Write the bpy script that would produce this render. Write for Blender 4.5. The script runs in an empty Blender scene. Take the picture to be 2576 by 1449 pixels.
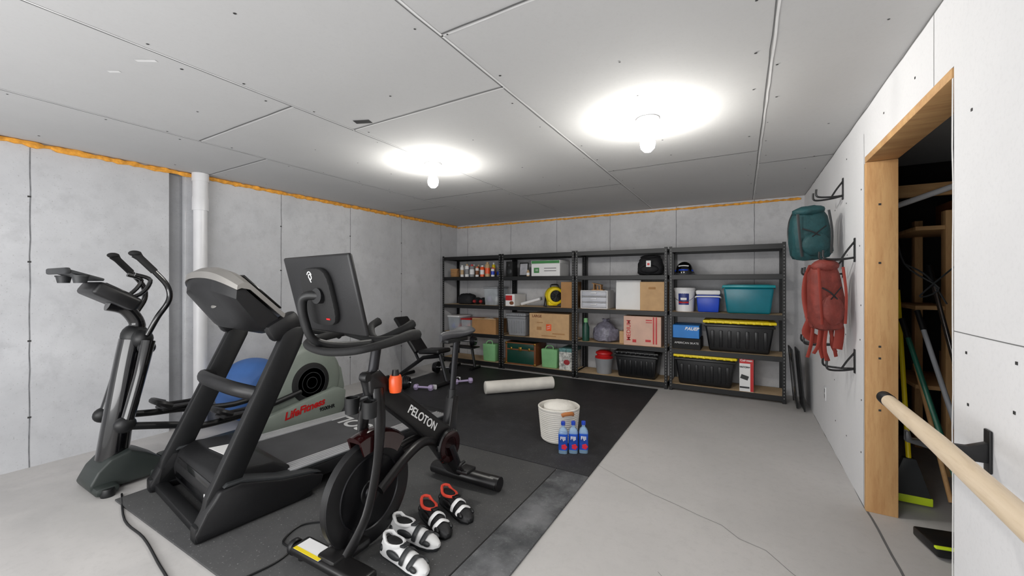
import bpy, bmesh, math, random
from mathutils import Vector, Matrix, Euler
random.seed(7)
PI=math.pi
sc=bpy.context.scene
COL=sc.collection
# ------------------------------------------------------------------ materials
def lin(c):
    out=[]
    for v in c:
        v=v/255.0
        out.append(v/12.92 if v<=0.04045 else ((v+0.055)/1.055)**2.4)
    return tuple(out)+(1.0,)
def M(name,col,rough=.5,metal=0,var=.10,scale=6,bump=0,bscale=80,emit=0,alpha=1,trans=0,coat=0,stretch=None):
    m=bpy.data.materials.new(name); m.use_nodes=True
    nt=m.node_tree; N=nt.nodes; L=nt.links
    b=N['Principled BSDF']
    tc=N.new('ShaderNodeTexCoord'); mp=N.new('ShaderNodeMapping')
    if stretch: mp.inputs['Scale'].default_value=stretch
    L.new(tc.outputs['Object'],mp.inputs['Vector'])
    n=N.new('ShaderNodeTexNoise'); n.inputs['Scale'].default_value=scale; n.inputs['Detail'].default_value=5
    L.new(mp.outputs['Vector'],n.inputs['Vector'])
    r=N.new('ShaderNodeValToRGB')
    c=lin(col)
    r.color_ramp.elements[0].position=.3; r.color_ramp.elements[1].position=.7
    r.color_ramp.elements[0].color=tuple(max(0,x*(1-var)) for x in c[:3])+(1,)
    r.color_ramp.elements[1].color=tuple(min(1,x*(1+var)) for x in c[:3])+(1,)
    L.new(n.outputs['Fac'],r.inputs['Fac']); L.new(r.outputs['Color'],b.inputs['Base Color'])
    b.inputs['Roughness'].default_value=rough; b.inputs['Metallic'].default_value=metal
    b.inputs['Alpha'].default_value=alpha
    b.inputs['Transmission Weight'].default_value=trans
    b.inputs['Coat Weight'].default_value=coat
    if emit:
        b.inputs['Emission Color'].default_value=c; b.inputs['Emission Strength'].default_value=emit
    if bump:
        n2=N.new('ShaderNodeTexNoise'); n2.inputs['Scale'].default_value=bscale; n2.inputs['Detail'].default_value=4
        L.new(mp.outputs['Vector'],n2.inputs['Vector'])
        bp=N.new('ShaderNodeBump'); bp.inputs['Strength'].default_value=bump; bp.inputs['Distance'].default_value=.01
        L.new(n2.outputs['Fac'],bp.inputs['Height']); L.new(bp.outputs['Normal'],b.inputs['Normal'])
    return m
def surf(name,c1,c2,c3,s1=1.2,s2=14,rough=.9,bump=.15,speck=0,stretch=None):
    m=bpy.data.materials.new(name); m.use_nodes=True
    nt=m.node_tree; N=nt.nodes; L=nt.links; b=N['Principled BSDF']
    tc=N.new('ShaderNodeTexCoord'); mp=N.new('ShaderNodeMapping')
    if stretch: mp.inputs['Scale'].default_value=stretch
    L.new(tc.outputs['Object'],mp.inputs['Vector'])
    n1=N.new('ShaderNodeTexNoise'); n1.inputs['Scale'].default_value=s1; n1.inputs['Detail'].default_value=7; n1.inputs['Roughness'].default_value=.62
    n2=N.new('ShaderNodeTexNoise'); n2.inputs['Scale'].default_value=s2; n2.inputs['Detail'].default_value=8; n2.inputs['Roughness'].default_value=.7
    for n in (n1,n2): L.new(mp.outputs['Vector'],n.inputs['Vector'])
    r1=N.new('ShaderNodeValToRGB'); r1.color_ramp.elements[0].position=.35; r1.color_ramp.elements[1].position=.65
    r1.color_ramp.elements[0].color=lin(c1); r1.color_ramp.elements[1].color=lin(c2)
    L.new(n1.outputs['Fac'],r1.inputs['Fac'])
    r2=N.new('ShaderNodeValToRGB'); r2.color_ramp.elements[0].position=.5; r2.color_ramp.elements[1].position=.78
    r2.color_ramp.elements[0].color=(0,0,0,1); r2.color_ramp.elements[1].color=(.6,.6,.6,1)
    L.new(n2.outputs['Fac'],r2.inputs['Fac'])
    mx=N.new('ShaderNodeMixRGB'); L.new(r2.outputs['Color'],mx.inputs['Fac']); L.new(r1.outputs['Color'],mx.inputs['Color1']); mx.inputs['Color2'].default_value=lin(c3)
    out=mx.outputs['Color']
    if speck:
        v=N.new('ShaderNodeTexNoise'); v.inputs['Scale'].default_value=90; v.inputs['Detail'].default_value=2
        L.new(mp.outputs['Vector'],v.inputs['Vector'])
        r3=N.new('ShaderNodeValToRGB'); r3.color_ramp.elements[0].position=.66; r3.color_ramp.elements[1].position=.72
        r3.color_ramp.elements[0].color=(0,0,0,1); r3.color_ramp.elements[1].color=(speck,speck,speck,1)
        L.new(v.outputs['Fac'],r3.inputs['Fac'])
        m2=N.new('ShaderNodeMixRGB'); L.new(r3.outputs['Color'],m2.inputs['Fac']); L.new(out,m2.inputs['Color1']); m2.inputs['Color2'].default_value=lin((150,150,150)) if sum(c1)<300 else lin((110,110,110))
        out=m2.outputs['Color']
    L.new(out,b.inputs['Base Color']); b.inputs['Roughness'].default_value=rough
    bp=N.new('ShaderNodeBump'); bp.inputs['Strength'].default_value=bump; bp.inputs['Distance'].default_value=.01
    L.new(n2.outputs['Fac'],bp.inputs['Height']); L.new(bp.outputs['Normal'],b.inputs['Normal'])
    return m
CONC=surf('concrete_wall_mat',(186,187,190),(207,208,211),(170,171,174),1.0,7,.9,.18,.3)
CONC_SHADE=surf('concrete_chase_shade_mat',(136,137,140),(154,155,158),(124,125,128),1.1,9,.9,.25,.35)  # darker tone paints the shade of the recess beside the drain pipe
CONCB=surf('concrete_back_mat',(182,182,185),(204,204,206),(166,166,169),1.3,7,.9,.18,.25)
FLOORM=surf('concrete_floor_mat',(184,182,180),(197,194,192),(176,174,172),.8,20,.6,.05,.12)
DRY=surf('ceiling_drywall_mat',(190,190,190),(195,195,195),(185,185,185),.7,60,.9,.03)
DRYW=surf('wall_drywall_mat',(218,218,220),(227,227,229),(211,211,213),.7,60,.85,.03)
SEAM=M('seam_dark',(105,105,105),.9); SEAML=M('seam_light',(222,222,222),.9); DOT=M('screw_head_dark',(50,50,50),.7)
SEAMC=M('concrete_joint',(120,121,124),.9,var=.3,scale=20)
FOAM=M('expanding_foam',(232,160,60),.8,var=.3,scale=25,bump=.6,bscale=40)
MATM=surf('rubber_mat_mat',(28,28,30),(40,40,43),(60,60,62),1.6,7,.6,.1,.25)
MATF=surf('front_rubber_mat',(64,64,65),(76,76,76),(56,56,58),1.6,10,.75,.15,.5)
MATD=surf('dusty_rubber_mat',(58,60,62),(112,113,115),(140,141,142),4,10,.8,.15,.5)
BLK=M('black_powder_coat',(13,14,16),.45); BLKP=M('black_plastic',(17,17,19),.42,bump=.05,bscale=200)
BLKG=M('black_gloss',(9,9,11),.16,coat=.5); BLKM=M('black_matte',(16,16,17),.75,bump=.1)
CHAR=M('charcoal_metal',(38,38,41),.35,metal=.5); CHARP=M('charcoal_plastic',(44,46,48),.5)
DGRN=M('grey_green_plastic',(42,48,46),.45); GRYG=M('grey_green_housing',(126,134,126),.45,var=.05)
SIL=M('silver_plastic',(150,147,143),.35,metal=.4,var=.05); CHR=M('chrome',(200,200,205),.15,metal=1,var=.03)
ALU=M('ribbed_aluminium',(185,185,187),.4,metal=.5,var=.06)
WHT=M('white_plastic',(226,226,228),.45,var=.04); PVC=M('white_pvc',(222,222,224),.35,var=.04)
PAPER=M('paper_white',(232,232,232),.8,var=.03); GREYP=M('grey_plastic',(138,140,144),.5)
CARD=M('cardboard',(196,160,118),.85,var=.08,scale=10,bump=.05); CARDD=M('cardboard_dark',(168,126,82),.85)
TAPE=M('packing_tape',(210,186,146),.3,var=.05)
RED=M('red_plastic',(190,30,32),.4); REDD=M('red_dark_gloss',(36,9,10),.12,coat=.7)
YEL=M('yellow_plastic',(240,214,24),.4,var=.05); ORG=M('orange_plastic',(235,92,40),.3)
BLU=M('blue_plastic',(28,70,190),.35); BLUB=M('blue_box',(24,120,200),.5); TEAL=M('teal_plastic',(8,112,128),.3,var=.1)
LBLU=M('blue_ball_rubber',(62,104,168),.5); NAVY=M('navy_print',(24,44,120),.4)
GRN=M('green_trunk',(14,60,48),.4); GRNL=M('light_green_fabric',(130,186,130),.8); GRND=M('dark_green_plastic',(22,70,56),.4)
BRS=M('leather_brown_trim',(120,70,36),.5); BRASS=M('brass',(190,150,70),.3,metal=.9)
LUM=surf('lumber_mat',(192,146,96),(208,166,114),(164,114,66),2.5,8,.7,.1,0,(6,6,.8))
LUMH=surf('lumber_horizontal_mat',(186,142,94),(206,164,112),(156,112,66),2.5,8,.7,.1,0,(1,6,6))
PB=surf('particle_board_mat',(192,164,126),(210,184,148),(166,136,100),6,50,.85,.1)
ASH=surf('ash_wood_mat',(212,192,164),(224,206,182),(186,160,126),2,6,.5,.08,0,(10,.8,10))
FTEAL=M('teal_nylon',(14,60,64),.7,var=.25,scale=14,bump=.5,bscale=30); FRED=M('rust_nylon',(112,44,36),.7,var=.25,scale=14,bump=.5,bscale=30)
FREDB=M('bright_strap_red',(136,48,36),.7); FBLK=M('black_nylon',(20,20,24),.75,var=.3,bump=.4,bscale=40)
WOOL=M('cotton_rope_white',(226,222,214),.9,var=.06,bump=.4,bscale=120); FOAMW=M('white_foam',(222,218,210),.8,bump=.1,bscale=200)
BAGG=M('grey_plastic_bag',(112,110,124),.3,var=.4,scale=22,bump=1.0,bscale=22)
CLEAR=M('clear_plastic',(214,222,228),.2,alpha=.42); CLEARB=M('bottle_water',(170,205,235),.08,alpha=.55)
LAV=M('lavender_vinyl',(176,160,196),.5); SHW=M('shoe_white',(218,218,218),.6); SHB=M('shoe_black',(24,24,26),.6,bump=.2)
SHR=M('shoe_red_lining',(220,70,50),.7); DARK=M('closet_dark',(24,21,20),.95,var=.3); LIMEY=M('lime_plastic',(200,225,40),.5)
BULB=M('lit_bulb',(255,252,245),.3,emit=300,var=0); TINS=M('tan_can',(190,160,120),.4); PURP=M('dark_red_print',(150,36,40),.5)
BOARD_SHADE=M('board_underside_shade',(70,64,58),.8)  # particle board darkened to paint the shade on undersides above eye level
# ------------------------------------------------------------------ geometry builder
class G:
    def __init__(s,mat=None):
        s.v=[];s.f=[];s.mi=[];s.mats=[];s.cur=0
        if mat: s.m(mat)
    def m(s,mat):
        if mat not in s.mats: s.mats.append(mat)
        s.cur=s.mats.index(mat); return s
    def add(s,vs,fs,X=None):
        o=len(s.v)
        for p in vs:
            p=Vector(p)
            if X is not None: p=X@p
            s.v.append(p)
        for f in fs: s.f.append([o+i for i in f]); s.mi.append(s.cur)
        return s
    def _bm(s,bm,X=None):
        bm.verts.index_update()
        s.add([v.co.copy() for v in bm.verts],[[v.index for v in f.verts] for f in bm.faces],X); bm.free(); return s
    def box(s,c,d,rot=(0,0,0),bev=0,seg=2,taper=None):
        bm=bmesh.new(); bmesh.ops.create_cube(bm,size=1)
        for v in bm.verts:
            tx=ty=1.0
            if taper and v.co.z<0: tx,ty=taper
            v.co=Vector((v.co.x*d[0]*tx,v.co.y*d[1]*ty,v.co.z*d[2]))
        if bev: bmesh.ops.bevel(bm,geom=bm.edges[:],offset=min(bev,min(d)*.45),segments=seg,affect='EDGES',profile=.5)
        return s._bm(bm,Matrix.Translation(c)@Euler(rot).to_matrix().to_4x4())
    def prism(s,pts,axis,a,b,bev=0,seg=2):
        bm=bmesh.new()
        def P(p,t):
            return {'x':(t,p[0],p[1]),'y':(p[0],t,p[1]),'z':(p[0],p[1],t)}[axis]
        v0=[bm.verts.new(P(p,a)) for p in pts]; v1=[bm.verts.new(P(p,b)) for p in pts]
        n=len(pts)
        bm.faces.new(v0[::-1]); bm.faces.new(v1)
        for i in range(n): bm.faces.new((v0[i],v0[(i+1)%n],v1[(i+1)%n],v1[i]))
        bmesh.ops.recalc_face_normals(bm,faces=bm.faces[:])
        if bev: bmesh.ops.bevel(bm,geom=bm.edges[:],offset=bev,segments=seg,affect='EDGES',profile=.5,clamp_overlap=True)
        return s._bm(bm)
    def loft(s,rings,cap=True,closed=True):
        n=len(rings[0]); vs=[p for r in rings for p in r]; fs=[]
        for i in range(len(rings)-1):
            for j in range(n if closed else n-1):
                k=(j+1)%n
                fs.append((i*n+j,i*n+k,(i+1)*n+k,(i+1)*n+j))
        if cap and closed:
            fs.append(tuple(range(n))[::-1]); fs.append(tuple((len(rings)-1)*n+j for j in range(n)))
        return s.add(vs,fs)
    def tube(s,pts,r,n=10,res=5,flat=1.0,smooth=True,closed=False,up=None):
        P=[Vector(p) for p in pts]; R=list(r) if isinstance(r,(list,tuple)) else [r]*len(P)
        if smooth and len(P)>2:
            Q=[];RR=[]
            m=len(P); rng=range(m if closed else m-1)
            for i in rng:
                if closed: p0,p1,p2,p3=P[(i-1)%m],P[i],P[(i+1)%m],P[(i+2)%m]; ra,rb=R[i],R[(i+1)%m]
                else: p0,p1,p2,p3=P[max(i-1,0)],P[i],P[i+1],P[min(i+2,m-1)]; ra,rb=R[i],R[i+1]
                for k in range(res):
                    t=k/res
                    Q.append(.5*((2*p1)+(-p0+p2)*t+(2*p0-5*p1+4*p2-p3)*t*t+(-p0+3*p1-3*p2+p3)*t**3)); RR.append(ra+(rb-ra)*t)
            if not closed: Q.append(P[-1]);RR.append(R[-1])
            P,R=Q,RR
        m=len(P); rings=[]; prev=None
        for i in range(m):
            if closed: t=(P[(i+1)%m]-P[(i-1)%m])
            else: t=(P[min(i+1,m-1)]-P[max(i-1,0)])
            if t.length<1e-9: t=Vector((0,0,1))
            t.normalize()
            if prev is None:
                u=Vector(up) if up else (Vector((0,0,1)) if abs(t.z)<.9 else Vector((1,0,0)))
            else: u=prev
            u=u-t*u.dot(t)
            if u.length<1e-6: u=t.orthogonal()
            u.normalize(); prev=u; w=t.cross(u)
            rings.append([P[i]+(u*math.cos(2*PI*j/n)+w*math.sin(2*PI*j/n)*flat)*R[i] for j in range(n)])
        if closed: rings.append(rings[0]); return s.loft(rings,cap=False)
        return s.loft(rings)
    def cyl(s,a,b,r1,r2=None,n=18):
        return s.tube([a,b],[r1,r1 if r2 is None else r2],n=n,smooth=False)
    def lathe(s,prof,c=(0,0,0),axis='z',n=28,sq=None):
        rings=[]
        for r,h in prof:
            ring=[]
            for j in range(n):
                t=2*PI*j/n; ca,sa=math.cos(t),math.sin(t)
                k=1.0
                if sq: k=1/((abs(ca)**sq+abs(sa)**sq)**(1/sq))
                x,y=r*ca*k,r*sa*k
                p={'z':(x,y,h),'x':(h,x,y),'y':(x,h,y)}[axis]
                ring.append(Vector(c)+Vector(p))
            rings.append(ring)
        return s.loft(rings)
    def ell(s,c,r,n=16,m=10,rot=(0,0,0),noise=0):
        X=Matrix.Translation(c)@Euler(rot).to_matrix().to_4x4()
        rings=[]
        for i in range(1,m):
            ph=PI*i/m
            rings.append([X@Vector((r[0]*math.sin(ph)*math.cos(2*PI*j/n)*(1+random.uniform(-noise,noise)),r[1]*math.sin(ph)*math.sin(2*PI*j/n)*(1+random.uniform(-noise,noise)),-r[2]*math.cos(ph)*(1+random.uniform(-noise,noise)))) for j in range(n)])
        return s.loft(rings)
def mk(name,g,sharp=.7):
    me=bpy.data.meshes.new(name)
    me.from_pydata([tuple(v) for v in g.v],[],g.f)
    for m in g.mats: me.materials.append(m)
    for p,i in zip(me.polygons,g.mi): p.material_index=i
    bm=bmesh.new(); bm.from_mesh(me); bmesh.ops.recalc_face_normals(bm,faces=bm.faces[:]); bm.to_mesh(me); bm.free()
    me.shade_smooth(); me.set_sharp_from_angle(angle=sharp)
    o=bpy.data.objects.new(name,me); COL.objects.link(o); return o
def struct(name,g):
    o=mk(name,g); o['kind']='structure'; return o
def thing(name,label,cat,loc,rz=0,group=None,rot=None):
    e=bpy.data.objects.new(name,None); COL.objects.link(e); e.empty_display_size=.05
    e.location=loc; e.rotation_euler=rot if rot else (0,0,rz); e['label']=label; e['category']=cat
    if group: e['group']=group
    return e
def part(par,name,g,label=None,loc=(0,0,0),rot=(0,0,0)):
    o=mk(name,g); o.parent=par; o.location=loc; o.rotation_euler=rot
    if label: o['label']=label
    return o
def solo(name,label,cat,g,loc=(0,0,0),rz=0,group=None,rot=None):
    o=mk(name,g); o.location=loc; o.rotation_euler=rot if rot else (0,0,rz); o['label']=label; o['category']=cat
    if group: o['group']=group
    return o
def text(par,body,size,loc,rot,mat,name='lettering',ext=.0008,bold=0,shear=0,sx=1):
    cu=bpy.data.curves.new('t','FONT'); cu.body=body; cu.size=size; cu.align_x='CENTER'; cu.align_y='CENTER'; cu.extrude=ext; cu.offset=bold; cu.shear=shear
    to=bpy.data.objects.new('t',cu); COL.objects.link(to)
    dg=bpy.context.evaluated_depsgraph_get(); dg.update()
    me=bpy.data.meshes.new_from_object(to.evaluated_get(dg))
    bpy.data.objects.remove(to); bpy.data.curves.remove(cu)
    me.materials.clear(); me.materials.append(mat)
    for p in me.polygons: p.material_index=0
    o=bpy.data.objects.new(name,me); COL.objects.link(o); o.parent=par; o.location=loc; o.rotation_euler=rot; o.scale=(sx,1,1)
    return o
FR=(PI/2,0,0)      # faces -Y
SR=(PI/2,0,PI/2)   # faces +X
def copy_thing(root,loc,rz,label=None):
    n=root.copy(); COL.objects.link(n); n.location=loc; n.rotation_euler=(0,0,rz)
    if label: n['label']=label
    def rec(a,b):
        for c in list(a.children):
            k=c.copy(); COL.objects.link(k); k.parent=b; rec(c,k)
    rec(root,n); return n
# ------------------------------------------------------------------ room
XL,XR,YB,YF,H=-4.62,.65,5.95,-1.6,2.44
def strip(g,pts,w,ax,lvl,jit=0):
    Q=[]
    for i in range(len(pts)-1):
        a,b=Vector(pts[i]),Vector(pts[i+1]); n=max(1,int((b-a).length/.12)) if jit else 1
        for k in range(n):
            p=a.lerp(b,k/n)
            if jit and (i or k): p=p+Vector((random.uniform(-jit,jit),random.uniform(-jit,jit)))
            Q.append(p)
    Q.append(Vector(pts[-1]))
    for a,b in zip(Q[:-1],Q[1:]):
        d=(b-a)
        if d.length<1e-6: continue
        nn=Vector((-d.y,d.x)).normalized()*w/2
        q=[a-nn,a+nn,b+nn,b-nn]
        f={'z':lambda p:(p.x,p.y,lvl),'x':lambda p:(lvl,p.x,p.y),'y':lambda p:(p.x,lvl,p.y)}[ax]
        g.add([f(p) for p in q],[(0,1,2,3)])
g=G(FLOORM); g.box((-1.2,2.2,-.05),(7.0,8.0,.1))
g.m(SEAM)
strip(g,[(-1.02,3.0),(-.75,2.85),(-.5,2.72),(-.2,2.62),(.1,2.42),(.4,2.1)],.0025,'z',.001,.02)
strip(g,[(-.35,2.0),(-.25,1.9)],.002,'z',.001,.02)
strip(g,[(.655,5.4),(.655,1.0)],.012,'z',.001,.004)
struct('floor',g)
g=G(DRY); g.box((-1.2,2.2,H+.05),(7.2,8.0,.1))
zc=H-.001
g.m(SEAM)
lines=[[(-3.52,YF),(-3.52,5.9)],[(-2.34,YF),(-2.34,5.9)],[(-1.13,YF),(-1.12,5.9)],[(.11,YF),(.11,5.9)]]
cross=[[(-3.52,1.41),(-2.34,1.41)],[(-2.34,1.84),(-1.12,1.84)],[(-1.12,1.32),(.11,1.32)],[(-1.12,3.75),(.11,3.75)],[(.11,4.16),(.65,4.16)],[(.11,1.7),(.65,1.7)],[(-3.52,3.85),(-2.34,3.85)],[(-2.34,4.28),(-1.12,4.28)],[(-4.62,1.9),(-3.52,1.9)],[(-4.62,4.3),(-3.52,4.3)],[(-1.12,-.9),(.11,-.9)],[(-2.34,-.6),(-1.12,-.6)]]
for l in lines: strip(g,l,.005,'z',zc,.0015)
for l in cross: strip(g,l,.009,'z',zc,.002)
g.m(SEAML)
for l in lines: strip(g,[(l[0][0]+.012,l[0][1]),(l[1][0]+.012,l[1][1])],.010,'z',zc-.0005,.002)
for l in cross: strip(g,[(l[0][0],l[0][1]+.012),(l[1][0],l[1][1]+.012)],.008,'z',zc-.0005,.003)
strip(g,[(-2.5,.75),(-2.42,.8)],.02,'z',zc-.0005,.004); strip(g,[(-2.75,.72),(-2.7,.75)],.015,'z',zc-.0005,.004); strip(g,[(-.15,1.5),(-.05,1.55)],.01,'z',zc-.0005,.01)
g.m(DOT)
for X in [-4.4,-3.57,-3.47,-2.93,-2.39,-2.29,-1.74,-1.17,-1.07,-.5,.06,.16,.5]:
    y=-.5+random.random()*.3
    while y<5.8:
        if random.random()<.7:
            r=.0045+random.random()*.003
            cx,cy=X+random.uniform(-.02,.02),y
            g.add([(cx+r*math.cos(k*PI/4),cy+r*math.sin(k*PI/4),zc-.0008) for k in range(8)],[tuple(range(8))])
        y+=.40
g.box((-2.16,1.78,zc),(.11,.05,.002),rot=(0,0,.4))
struct('ceiling',g)
g=G(CONC)
g.box((XL-.1,(YF+1.62)/2,H/2),(.2,1.62-YF,H)); g.box((XL-.1,(1.74+6.15)/2,H/2),(.2,6.15-1.74,H))
g.m(CONC_SHADE); g.box((XL-.10,1.68,H/2),(.1,.16,H))
g.m(SEAMC)
for y in (.78,2.66,3.60,4.54,5.48): strip(g,[(y,0),(y+.004,H)],.007,'x',XL+.001,.003)
g.m(DOT)
for y in (.78,2.66,3.6,4.54):
    for z in (.35,.9,1.5,2.0):
        g.box((XL+.001,y+.0,z+.05*random.random()),(.002,.018,.012))
struct('wall_left',g)
g=G(CONCB); g.box((-1.98,YB+.1,H/2),(5.7,.2,H))
g.m(SEAMC)
for x in (-4.38,-3.46,-2.6,-1.73,-.80,.13): strip(g,[(x,0),(x+.003,H)],.007,'y',YB-.001,.003)
struct('wall_back',g)
T=.14
g=G(DRYW)
g.box((XR+T/2,(YF+2.01)/2,H/2),(T,2.01-YF,H)); g.box((XR+T/2,(3.2+6.15)/2,H/2),(T,6.15-3.2,H)); g.box((XR+T/2,(2.01+3.2)/2,(2.15+H)/2),(T,1.19,H-2.15))
g.m(SEAM); xw=XR-.001
strip(g,[(YF,1.21),(2.01,1.21)],.003,'x',xw,.0008); strip(g,[(2.18,2.13),(2.18,H)],.003,'x',xw,.001); strip(g,[(3.22,.0),(3.22,2.3)],.004,'x',xw,.006); strip(g,[(5.9,H-.004),(0,H-.004)],.008,'x',xw,.004)
g.m(SEAML); strip(g,[(2.018,0),(2.018,2.11)],.012,'x',xw,.004)
g.m(DOT)
for y in (1.45,1.62,1.9,2.4,2.8,3.3,3.7,4.1):
    for z in (.3,.62,1.0,1.17,1.26,1.6,1.95,2.3):
        if 2.01<y<3.2 and z<2.15: continue
        if random.random()<.6: g.box((xw,y+random.uniform(-.03,.03),z+random.uniform(-.03,.03)),(.002,.009,.009))
struct('wall_right',g)
g=G(LUM); g.box((XR+T/2,3.18,1.055),(T+.006,.04,2.11),bev=.003)
g.m(DOT)
for z in (.62,.93,1.0,1.5,1.85): g.box((XR+.06,3.1598,z),(.012,.002,.012))
struct('trim_1',g)
g=G(LUMH); g.box((XR+T/2,2.605,2.13),(T+.006,1.17,.038),bev=.003); struct('trim_2',g)
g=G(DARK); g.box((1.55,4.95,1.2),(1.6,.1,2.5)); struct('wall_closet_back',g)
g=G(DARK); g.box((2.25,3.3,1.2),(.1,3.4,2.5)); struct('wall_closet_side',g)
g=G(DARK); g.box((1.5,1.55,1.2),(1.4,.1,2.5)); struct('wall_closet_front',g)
def bead(y0,y1,fix,axis,r,zz):
    pts=[];rs=[];t=y0
    while t<y1:
        pts.append((fix+random.uniform(-.004,.004),t,zz+random.uniform(-.004,.004)) if axis=='y' else (t,fix+random.uniform(-.004,.004),zz+random.uniform(-.003,.003)))
        rs.append(r*random.uniform(.6,1.35)); t+=.035
    return G(FOAM).tube(pts,rs,n=7,smooth=False)
struct('trim_3',bead(YF,5.94,XL+.008,'y',.022,H-.020)); struct('trim_4',bead(XL+.02,XR-.02,YB-.004,'x',.014,H-.035))
# ------------------------------------------------------------------ mats
def fmat(x0,x1,y0,y1,m,label,z=0,t=.012):
    g=G(m); g.box(((x0+x1)/2,(y0+y1)/2,z+t/2),(x1-x0,y1-y0,t),bev=.003); return solo('rubber_floor_mat',label,'mat',g,group='rubber gym floor mats')
fmat(-4.1,-.945,2.725,5.40,MATM,'large black rubber gym mat in front of storage shelves')
fmat(-3.44,-1.19,.93,2.715,MATF,'dark grey rubber mat under treadmill and exercise bike')
fmat(-1.182,-.945,.7,2.715,MATD,'narrow dusty black rubber mat strip beside larger mat')
# ------------------------------------------------------------------ ceiling lamps
for i,(x,y) in enumerate([(-.53,2.67),(-2.38,2.72)]):
    e=thing('ceiling_lamp','white porcelain ceiling lampholder with lit round bulb','lamp',(x,y,H),group='bare ceiling bulbs')
    part(e,'lampholder',G(WHT).lathe([(.0,-.001),(.072,-.001),(.072,-.018),(.05,-.03),(.032,-.06),(.0,-.06)]))
    part(e,'bulb',G(BULB).lathe([(.0,-.061),(.014,-.065),(.022,-.09),(.042,-.13),(.048,-.16),(.042,-.19),(.022,-.211),(.0,-.215)],n=20))
e=thing('drain_pipe','white vertical plastic drain pipe against concrete wall','pipe',(-4.55,1.84,0))
part(e,'pipe',G(PVC).cyl((0,0,0.0),(0,0,2.2),.056)); g=G(PVC).lathe([(.056,2.08),(.066,2.08),(.066,2.2),(.062,2.22),(.062,2.36),(.068,2.36),(.068,2.438),(.05,2.438)]); part(e,'coupling',g)
e=thing('electrical_outlet','white duplex outlet plate on drywall','outlet',(.649,4.53,.385))
part(e,'cover_plate',G(WHT).box((-.003,0,0),(.006,.075,.12),bev=.002)); g=G(GREYP); g.box((-.0065,0,.025),(.002,.03,.03)); part(e,'socket',g); part(e,'socket',G(GREYP).box((-.0065,0,-.025),(.002,.03,.03)))
# ------------------------------------------------------------------ shelving
LV=[.085,.535,1.01,1.485,1.835]
Y0,Y1=5.49,5.93
HOLE=M('post_hole',(150,150,150),.8)
for (xa,xb) in [(-4.585,-3.385),(-3.36,-2.125),(-2.105,-.845),(-.82,.43)]:
    cx=(xa+xb)/2; w=xb-xa
    e=thing('shelving_unit','black boltless steel shelving unit with five particle board shelves','shelf',(cx,Y0,0),group='row of black storage shelving')
    for sx in (-1,1):
        for yy,sy in ((0,1),(Y1-Y0,-1)):
            g=G(BLK); X=sx*w/2
            g.box((X-sx*.018,yy+sy*.0012,.925),(.036,.0024,1.85)); g.box((X-sx*.0012,yy+sy*.018,.925),(.0024,.036,1.85)); g.box((X-sx*.017,yy+sy*.017,.006),(.036,.036,.012))
            g.m(HOLE); z=.06
            while z<1.82:
                if yy==0: g.box((X-sx*.018,-.0005,z),(.007,.001,.013))
                g.box((X+sx*.0005,yy+sy*.02,z),(.001,.007,.013)); z+=.038
            part(e,'post',g)
    for z in LV:
        g=G(BLK)
        for yy in (.006,Y1-Y0-.006): g.box((0,yy,z-.03),(w-.01,.008,.06),bev=.002,seg=1)
        for X in (-w/2+.006,w/2-.006): g.box((X,(Y1-Y0)/2,z-.028),(.008,Y1-Y0-.01,.05))
        s=part(e,'shelf',g); part(s,'shelf_board',G(PB if z<1.4 else BOARD_SHADE).box((0,(Y1-Y0)/2,z-.007),(w-.02,Y1-Y0-.02,.014)),'tan particle board')
def carton(x0,x1,z,h,mat,label,y=5.52,dep=.38,name='cardboard_box',rz=0,tape=True,group=None):
    w=x1-x0
    e=thing(name,label,'box',((x0+x1)/2,y+dep/2,z),rz,group)
    g=G(mat); g.box((0,0,h/2),(w,dep,h),bev=.003,seg=1); part(e,'body',g)
    if tape: 
        g=G(TAPE); g.box((0,0,h+.0008),(w+.002,.048,.001)); part(e,'tape',g)
    return e
def tote(x0,x1,z,h,body,lid,label,y=5.50,dep=.40,ribs=True,name='storage_tote',lidh=.035,handles=True):
    w=x1-x0; e=thing(name,label,'storage bin',((x0+x1)/2,y+dep/2,z))
    hb=h-lidh
    g=G(body); g.box((0,0,hb/2),(w*.95,dep*.93,hb),bev=.025,seg=3,taper=(.86,.84))
    if ribs:
        for k in range(7):
            X=(-.5+(k+.5)/7)*w*.84
            g.box((X,-dep*.93/2+.016,hb*.45),(w*.05,.02,hb*.6),rot=(.1,0,(0)),bev=.006)
        g.box((0,-dep*.44,hb-.03),(w*.97,.04,.03),bev=.008)
    part(e,'body',g)
    g=G(lid); g.box((0,0,hb+lidh/2),(w,dep,lidh),bev=.012,seg=2); g.box((0,0,hb+lidh),(w*.8,dep*.7,.012),bev=.005)
    if ribs:
        for k in range(9): g.box(((-.5+(k+.5)/9)*w*.94,-dep/2-.002,hb+lidh*.4),(.028,.008,lidh*.8),bev=.003)
    part(e,'lid',g)
    if handles:
        for s in (-1,1): part(e,'latch',G(lid).box((s*(w/2+.002),0,hb+.004),(.012,.12,.03),bev=.005))
    return e
B1,B2,B3,B4=[z+.001 for z in LV[:4]]
BLKT=M('black_tote_plastic',(16,17,20),.35)
tote(-.775,-.055,B1,.385,BLKT,YEL,'black storage tote with yellow lid on bottom shelf')
tote(-.43,.345,B2,.385,BLKT,YEL,'black storage tote with yellow lid on second shelf')
tote(-1.55,-.955,B1,.36,BLKT,BLKT,'all black plastic storage tote with lid')
tote(-.215,.335,B3,.345,TEAL,M('teal_lid',(20,140,150),.3),'translucent teal storage tote with lid',ribs=False)
tote(-3.30,-2.93,B2,.36,GREYP,GREYP,'grey plastic storage tote with lid',ribs=True)
e=carton(-.78,-.455,B2,.14,BLKM,'flat black skate shoe box under blue box',tape=False,name='shoe_box',y=5.51)
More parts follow.
